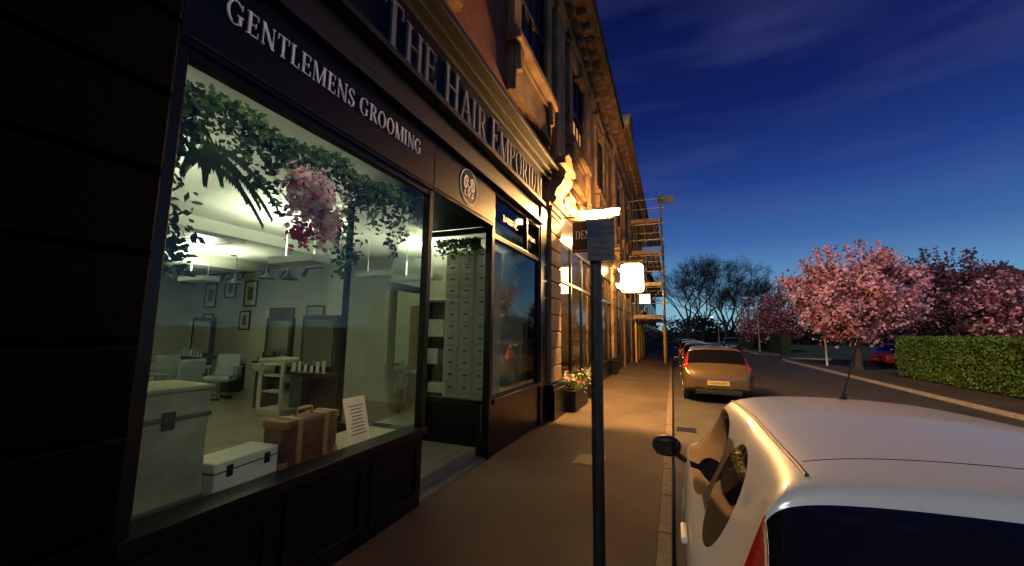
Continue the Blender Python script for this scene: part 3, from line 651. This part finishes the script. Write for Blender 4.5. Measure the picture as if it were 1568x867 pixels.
def car(name,loc,paint,rz=0,stations=ST_HATCH,plate=True,detail=False):
    root=empty(name,loc,rz)
    prof=[]
    for (s_,hw,z0,zb,ht,zt,zc) in stations:
        mid=.58 if zb>.75 else zb*.72
        half=[(hw*.90,z0),(hw*.975,z0+(mid-z0)*.35),(hw,mid),(hw*.985,zb-.10 if zb>.75 else zb*.9),(hw*.955,zb-.01),(min(hw*.935,ht+.5),zb+.02),(ht+(.03 if zt>1.2 else .01),zt-.055 if zt>1.2 else zt-.01),(ht-.015,zt),(ht*.62,zt+(zc-zt)*.75),(0,zc)]
        ring=[(-x,s_,z) for x,z in half]+[(x,s_,z) for x,z in half[-2::-1]]
        prof.append(ring)
    n=len(prof[0]); V=[p for r in prof for p in r]; F=[];Mi=[]
    ns=len(prof)
    for i in range(ns-1):
        for j in range(n):
            k=(j+1)%n
            F.append((i*n+j,i*n+k,(i+1)*n+k,(i+1)*n+j))
            jj=j if j<9 else 17-j
            if j==n-1: jj=-1
            s0=(stations[i][0]+stations[i+1][0])/2; st0=stations[i]
            m=0
            if jj in(7,8) and i==3: m=1
            elif jj in(7,8) and 2.28<st0[0]<2.7: m=1
            elif jj==5 and .95<s0<2.9: m=3 if 1.45<s0<1.51 else 1
            elif jj in(4,5) and i in(2,3): m=2
            elif jj==6 and i==3: m=1
            elif jj==5 and i==4: m=2
            elif jj in(0,-1): m=3
            Mi.append(m)
    F.append(tuple(range(n))[::-1]); Mi.append(0); F.append(tuple((ns-1)*n+q for q in range(n))); Mi.append(0)
    me=bpy.data.meshes.new('body'); me.from_pydata(V,[],F)
    for q in (paint,'carglass','tail','plastic'): me.materials.append(M[q])
    me.polygons.foreach_set('material_index',Mi); me.polygons.foreach_set('use_smooth',[True]*len(F)); me.update()
    o=bpy.data.objects.new('body',me); COL.objects.link(o); o.parent=root
    sub=o.modifiers.new('sub','SUBSURF'); sub.levels=3; sub.render_levels=3
    bm_cr=me.attributes.new('crease_edge','FLOAT','EDGE')
    matof={}
    for p in me.polygons:
        for ek in p.edge_keys: matof.setdefault(ek,set()).add(p.material_index)
    for ed in me.edges:
        mm=matof.get(tuple(sorted(ed.vertices)),set())
        if len(mm)>1 and (1 in mm or 2 in mm): bm_cr.data[ed.index].value=1.0
    bpy.context.view_layer.update()
    cut=MB()
    wl=(.70,3.22) ; R=.30
    for yy in wl: cut.cyl((-1.2,yy,.31),(-.62,yy,.31),R+.055,n=32); cut.cyl((.62,yy,.31),(1.2,yy,.31),R+.055,n=32)
    c=cut.obj('wheel_arch_cutter','plastic',root)
    bo=o.modifiers.new('arch','BOOLEAN'); bo.object=c; bo.operation='DIFFERENCE'; bo.solver='EXACT'
    dg=bpy.context.evaluated_depsgraph_get(); ev=o.evaluated_get(dg); m2=bpy.data.meshes.new_from_object(ev)
    o.modifiers.clear(); o.data=m2; bpy.data.objects.remove(c)
    w=MB(); w2=MB()
    for yy in wl:
        for q in(-1,1):
            X=q*.84; w.cyl((X-q*.2,yy,.31),(X,yy,.31),R,n=32)
            w2.cyl((X,yy,.31),(X+q*.006,yy,.31),R*.28,n=16)
            w2.cyl((X-q*.0,yy,.31),(X+q*.002,yy,.31),R*.64,n=24)
            for k in range(5):
                a=k*2*math.pi/5; w2.cyl((X+q*.004,yy,.31),(X+q*.004,yy+math.cos(a)*R*.6,.31+math.sin(a)*R*.6),.025,.03,n=6)
    w.obj('tyres','tyre',root,.03); w2.obj('rims','rim',root)
    mm=MB()
    for q in(-1,1): mm.cyl((q*.84,2.64,.90),(q*.91,2.61,.95),.02,n=8)
    mm.obj('mirror_arms','plastic',root)
    for q in(-1,1):
        bb=MB(); bb.box(-.10,.10,-.055,.055,-.075,.075)
        ob=bb.obj('mirror_housing',[paint if not detail else 'plastic'],root,smooth=True); ob.location=(q*.97,2.60,1.0); sm=ob.modifiers.new('s','SUBSURF'); sm.levels=3; sm.render_levels=3; ob.scale=(1.25,1.2,1.2)
        g=MB(); g.poly([(-.075,0,-.05),(.075,0,-.05),(.08,0,.045),(-.08,0,.045)]); gg=g.obj('mirror_glass','carglass',root); gg.location=(q*.97,2.545,1.0)
    s=MB()
    if plate:
        s.box(-.26,.26,-.018,.02,.48,.60); s.obj('number_plate','plate',root,.004)
        sans('registration','WD59 EFM',(0,-.021,.54),FACE_Y,.085,'ink',root,.0006)
        s=MB(); s.box(-.55,.55,.0,.06,.24,.36); s.obj('rear_valance','plastic',root,.02)
    return root,o
near,body=car('parked_car',(.90,.76,-.10),'carwhite',plate=True,detail=True); near.scale=(1,1,1.045)
def surf(b,x,y):
    ok,loc,nr,ix=b.ray_cast(Vector((x,y,3)),Vector((0,0,-1))); return loc.z if ok else 1
s=MB()
for q in(-1,1):
    prev=None
    for k in range(25):
        y=.68+k*(2.28-.68)/24; x=q*.55; p=Vector((x,y,surf(body,x,y)+.0015))
        if prev: s.cyl(prev,p,.007,n=6)
        prev=p
s.obj('roof_gutter_strips','plastic',near)
s=MB(); prev=None
for k in range(31):
    x=-.53+k*1.06/30; y=.80+.03*(1-(x/.53)**2); p=Vector((x,y,surf(body,x,y)-.0015))
    if prev: s.cyl(prev,p,.0035,n=5)
    prev=p
s.obj('roof_seam','plastic',near)
s=MB(); zt=surf(body,0.0,2.12); s.cyl((0,2.12,zt-.005),(0,2.10,zt+.03),.022,.012,n=12); s.cyl((0,2.10,zt+.03),(.035,1.93,zt+.34),.0055,.004,n=8); s.obj('roof_aerial','plastic',near)
s=MB(); s.box(-.895,-.86,1.55,1.75,.80,.83);s.obj('door_handle','carwhite',near,.012)
s=MB(); s.cyl((0,.30,1.00),(.25,.40,1.12),.008,n=6); s.obj('rear_wiper','plastic',near)
bc,_=car('parked_car',(1.12,12.3,-.10),'carbrown'); bc.scale=(1.04,1.04,1.03)
car('parked_car',(1.15,19.0,-.10),'cardark'); car('parked_car',(1.15,24.8,-.10),'carwhite'); car('parked_car',(1.2,31,-.10),'cardark')
car('parked_car',(6.4,52,-.10),'cardark')
car('parked_car',(11.6,31.2,-.12),'carred',rz=math.radians(-80))
e=empty('inspection_cover'); s=MB(); s.box(-1.35,-.95,5.6,6.05,-.02,.005)
for k in range(8): s.box(-1.33,-.97,5.63+k*.052,5.65+k*.052,.005,.009)
s.obj('cover','blackmatt',e)
e=empty('gully_grate'); s=MB(); s.box(.0,.38,8.6,9.0,-.12,-.094)
for k in range(7): s.box(.02,.36,8.63+k*.052,8.655+k*.052,-.094,-.086)
s.obj('grate','dark',e)
# ------------------------------------------------------------ hedge, trees
def hedge(name,x0,x1,y0,y1,h,n,dark=False):
    e=empty(name); s=MB(); s.box(x0+.1,x1-.1,y0+.1,y1-.1,-.13,h-.12); s.obj('core','hcore',e)
    Lx,Ly=x1-x0,y1-y0; pts=[]
    A=[Ly*h,Lx*h,Lx*Ly,Lx*h,Ly*h*.3]; tot=sum(A)
    for i,a in enumerate(A):
        k=int(n*a/tot); u=rng.random(k);v=rng.random(k);w=rng.normal(size=k)*.045
        if i==0: p=np.stack([x0+w+.05*np.sin(u*Ly*3)*np.sin(v*4),y0+u*Ly,v*h],1)
        elif i==1: p=np.stack([x0+u*Lx,y0+w,v*h],1)
        elif i==2: p=np.stack([x0+u*Lx,y0+v*Ly,h+w+.04*np.sin(v*Ly*2.3)],1)
        elif i==3: p=np.stack([x0+u*Lx,y1+w,v*h],1)
        else: p=np.stack([x1+w,y0+u*Ly,v*h],1)
        pts.append(p)
    leaves('leaves',np.concatenate(pts),.085,['hleaf1','hleaf2','hcore'] if not dark else ['hcore','far','hcore'],[.5,.38,.12],e)
hedge('hedge',9.8,10.8,10,24.2,1.72,42000)
hedge('hedge',9.8,10.8,46,75,1.9,12000,True)
hedge('hedge',13,40,33.5,34.6,1.7,16000,True)
def branch(s,p,d,L_,r,depth,ends,sp=.55,n=6,up=.12,kids=(2,3)):
    q=p+d*L_*.5+Vector([random.uniform(-1,1)*L_*.06 for _ in range(3)]); e_=p+d*L_+Vector([random.uniform(-1,1)*L_*.1 for _ in range(3)])
    s.cyl(p,q,r,r*.85,n=n,caps=False); s.cyl(q,e_,r*.85,r*.7,n=n,caps=False)
    if depth==0: ends.append(e_); return
    if depth<2: ends.append(e_)
    for k in range(random.randint(*kids)):
        a=Vector([random.gauss(0,1) for _ in range(3)]); a-=d*a.dot(d); a.normalize()
        nd=(d+a*random.uniform(sp*.6,sp*1.3)+Vector((0,0,up))).normalized()
        branch(s,e_ if k<2 else q,nd,L_*random.uniform(.66,.86),r*.62,depth-1,ends,sp,max(3,n-1),up,kids)
def cherry(name,x,y,R,H,zb,n,dark=0.25,mid=.35):
    e=empty(name,(x,y,0)); s=MB(); ends=[]
    s.cyl((0,0,-.14),(0.02,0,.3),.24,.17,n=10,caps=False); s.cyl((.02,0,.3),(.05,.0,1.5),.17,.14,n=10,caps=False)
    for k in range(6):
        a=k*math.pi/3+random.uniform(-.3,.3); d=Vector((math.cos(a),math.sin(a),random.uniform(.7,1.3))).normalized()
        branch(s,Vector((.05,0,1.35+random.uniform(0,.2))),d,R*.45,.075,3,ends,.6,5,.05)
    s.obj('trunk','bark',e)
    cl=[]
    while len(cl)<170:
        u=rng.normal(size=3); u/=np.linalg.norm(u); rr=rng.random()**.35*(.74+.36*rng.random())
        p=np.array([u[0]*R*rr,u[1]*R*rr,zb+(H-zb)*.45+u[2]*(H-zb)*.53*rr])
        if p[2]<zb-.2: continue
        cl.append(p)
    cl=np.array(cl); k=n//len(cl)
    sizes=R*(.05+.08*rng.random(len(cl)))
    P_=(cl[:,None,:]+rng.normal(size=(len(cl),k,3))*sizes[:,None,None]*np.array([1,1,.8])).reshape(-1,3)
    sh=[]
    for i in range(80):
        u=rng.normal(size=3); u[2]=abs(u[2]); u/=np.linalg.norm(u); b0=np.array([u[0]*R*.9,u[1]*R*.9,zb+(H-zb)*.45+u[2]*(H-zb)*.5]); t=rng.random(24)[:,None]
        sh.append(b0+(u+np.array([0,0,.6]))*t*R*.19+rng.normal(size=(24,3))*.05)
    P_=np.concatenate([P_]+sh)
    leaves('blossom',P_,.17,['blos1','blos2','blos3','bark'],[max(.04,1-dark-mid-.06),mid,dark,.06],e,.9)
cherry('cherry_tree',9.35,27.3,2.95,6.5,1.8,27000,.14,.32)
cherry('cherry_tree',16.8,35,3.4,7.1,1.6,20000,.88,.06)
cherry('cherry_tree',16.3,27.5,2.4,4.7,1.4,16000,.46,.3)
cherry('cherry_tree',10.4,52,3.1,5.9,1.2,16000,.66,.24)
def bare(name,x,y,H):
    e=empty(name,(x,y,-.14)); s=MB(); ends=[]
    s.cyl((0,0,0),(0,0,H*.18),.42,.33,n=8,caps=False)
    for k in range(4):
        a=k*math.pi/2+random.uniform(-.5,.5); d=Vector((math.cos(a)*.55,math.sin(a)*.55,1)).normalized()
        branch(s,Vector((0,0,H*.17)),d,H*.21,.21,6,ends,.52,5,.10,(2,3))
    s.obj('branches','twig',e)
    t=MB()
    for p in ends:
        for k in range(3):
            d=Vector((random.gauss(0,1),random.gauss(0,1),random.gauss(.3,.8))).normalized()*H*.045; t.cyl(p,p+d,.013,.007,n=3,caps=False)
    t.obj('twigs','twig',e)
bare('bare_tree',9.2,82,18.5); bare('bare_tree',2.8,84,19.5); bare('bare_tree',17,88,15); bare('bare_tree',6.2,96,18); bare('bare_tree',12.5,100,16)
pts=[]
for i in range(420):
    x=rng.uniform(-6,75); y=rng.uniform(96,112); hh=3.3+1.6*math.sin(x*.35)+1.2*math.sin(x*.9+1)+(1.5 if x>30 else 0)
    c=np.array([x,y,rng.random()*hh]); pts.append(c+rng.normal(size=(60,3))*np.array([1.1,1,.7]))
leaves('distant_treeline',np.concatenate(pts),.7,['far','twig'],[.6,.4])
e=empty('brick_house',(27,52,0)); s=MB(); s.box(-5,5,-4,4,-.1,5.2); s.obj('walls','brick',e); s=MB(); s.prism([(-5.4,-4.4,5.15),(-5.4,4.4,5.15),(-5.4,0,8.2)],(10.8,0,0)); s.box(2,3,-.5,.5,6.6,8.6); s.obj('roof','slate',e)
s=MB()
for x in(-3.5,-.6,2.2):
    for z in(1,3.4): s.box(x,x+1.3,-4.06,-4.0,z,z+1.2)
s.obj('windows','cardark',e)
e=empty('marker_post',(8.6,29.5,0)); s=MB(); s.cyl((0,0,0),(0,0,2.3),.05,.045,n=12); s.cyl((0,0,2.3),(0,0,2.36),.055,.02,n=12); s.obj('post','white_post',e)
def lamp(x,y,h,lit):
    e=empty('street_lamp',(x,y,0)); s=MB(); s.cyl((0,0,0),(0,0,1.2),.09,.08,n=10); s.cyl((0,0,1.2),(0,0,h),.06,.045,n=10); s.cyl((0,0,h),(-.8,0,h+.12),.035,n=8); s.box(-1.3,-.75,-.12,.12,h+.05,h+.18); s.obj('column','galv',e)
    s=MB(); s.box(-1.25,-.85,-.09,.09,h+.02,h+.048); s.obj('lantern',emat('lantern',(1,.78,.55),lit),e)
lamp(8.2,47,5.5,0.3); lamp(8.4,1.2,5.6,800); lamp(8.3,86,5.0,25)
# ------------------------------------------------------------ world
w=bpy.data.worlds.new('World'); scn.world=w; w.use_nodes=True; nt=w.node_tree; N=nt.nodes; L=nt.links; N.clear()
out=N.new('ShaderNodeOutputWorld'); bg=N.new('ShaderNodeBackground'); L.new(bg.outputs[0],out.inputs[0])
tc=N.new('ShaderNodeTexCoord'); sp=N.new('ShaderNodeSeparateXYZ'); L.new(tc.outputs['Generated'],sp.inputs[0])
rp=N.new('ShaderNodeValToRGB'); L.new(sp.outputs[2],rp.inputs[0]); cr=rp.color_ramp
def srgb(r,g,b):
    f=lambda c:((c/255+.055)/1.055)**2.4 if c>10 else c/255/12.92
    return (f(r),f(g),f(b),1)
E=[(0,srgb(18,22,28)),(.004,srgb(132,180,196)),(.05,srgb(132,182,202)),(.11,srgb(98,150,192)),(.20,srgb(60,103,166)),(.32,srgb(35,64,134)),(.46,srgb(18,34,98)),(.70,srgb(8,14,60)),(1,srgb(3,5,30))]
cr.elements[0].position=E[0][0]; cr.elements[0].color=E[0][1]; cr.elements[1].position=E[-1][0]; cr.elements[1].color=E[-1][1]
for p,c in E[1:-1]:
    q=cr.elements.new(p); q.color=c
mp=N.new('ShaderNodeMapping'); L.new(tc.outputs['Generated'],mp.inputs[0]); mp.inputs['Scale'].default_value=(1.6,1.2,9.0); mp.inputs['Rotation'].default_value=(.0,.0,.3); mp.inputs['Location'].default_value=(.3,.1,.0)
nz=N.new('ShaderNodeTexNoise'); L.new(mp.outputs[0],nz.inputs[0]); nz.inputs['Scale'].default_value=1.6; nz.inputs['Detail'].default_value=4; nz.inputs['Roughness'].default_value=.45
cr2=N.new('ShaderNodeValToRGB'); L.new(nz.outputs[0],cr2.inputs[0]); cr2.color_ramp.elements[0].position=.46; cr2.color_ramp.elements[1].position=.78
mul=N.new('ShaderNodeMath'); mul.operation='MULTIPLY'; L.new(cr2.outputs[0],mul.inputs[0]); mul.inputs[1].default_value=.24
mx=N.new('ShaderNodeMixRGB'); L.new(mul.outputs[0],mx.inputs[0]); L.new(rp.outputs[0],mx.inputs[1]); mx.inputs[2].default_value=srgb(90,96,150)
L.new(mx.outputs[0],bg.inputs[0]); bg.inputs[1].default_value=1.0
sd=bpy.data.lights.new('dusk_fill','SUN'); sd.energy=1.3; sd.angle=math.radians(12); sd.color=(1,.93,.84)  # directional fill added in place of street lamps, after sunset
so=bpy.data.objects.new('dusk_fill',sd); COL.objects.link(so); so.rotation_euler=Vector((.28,1,-.55)).to_track_quat('-Z','Y').to_euler()
# ------------------------------------------------------------ camera
th=math.radians(22.2);ph=math.radians(7.0);ro=math.radians(0.8)
s_,c_=math.sin(th),math.cos(th);sp_,cp_=math.sin(ph),math.cos(ph)
r=Vector((c_,s_,0));f=Vector((-s_*cp_,c_*cp_,sp_));u=Vector((s_*sp_,-c_*sp_,cp_))
r2=r*math.cos(ro)+u*math.sin(ro);u2=u*math.cos(ro)-r*math.sin(ro)
mt=Matrix((( r2.x,u2.x,-f.x,0),(r2.y,u2.y,-f.y,0),(r2.z,u2.z,-f.z,1.8),(0,0,0,1)))
cd=bpy.data.cameras.new('camera'); co=bpy.data.objects.new('camera',cd); COL.objects.link(co); co.matrix_world=mt
cd.lens=600/1568*36; cd.sensor_width=36; cd.clip_end=1000; cd.clip_start=.05
scn.camera=co
scn.view_settings.view_transform='Standard'; scn.view_settings.look='None'; scn.view_settings.exposure=0
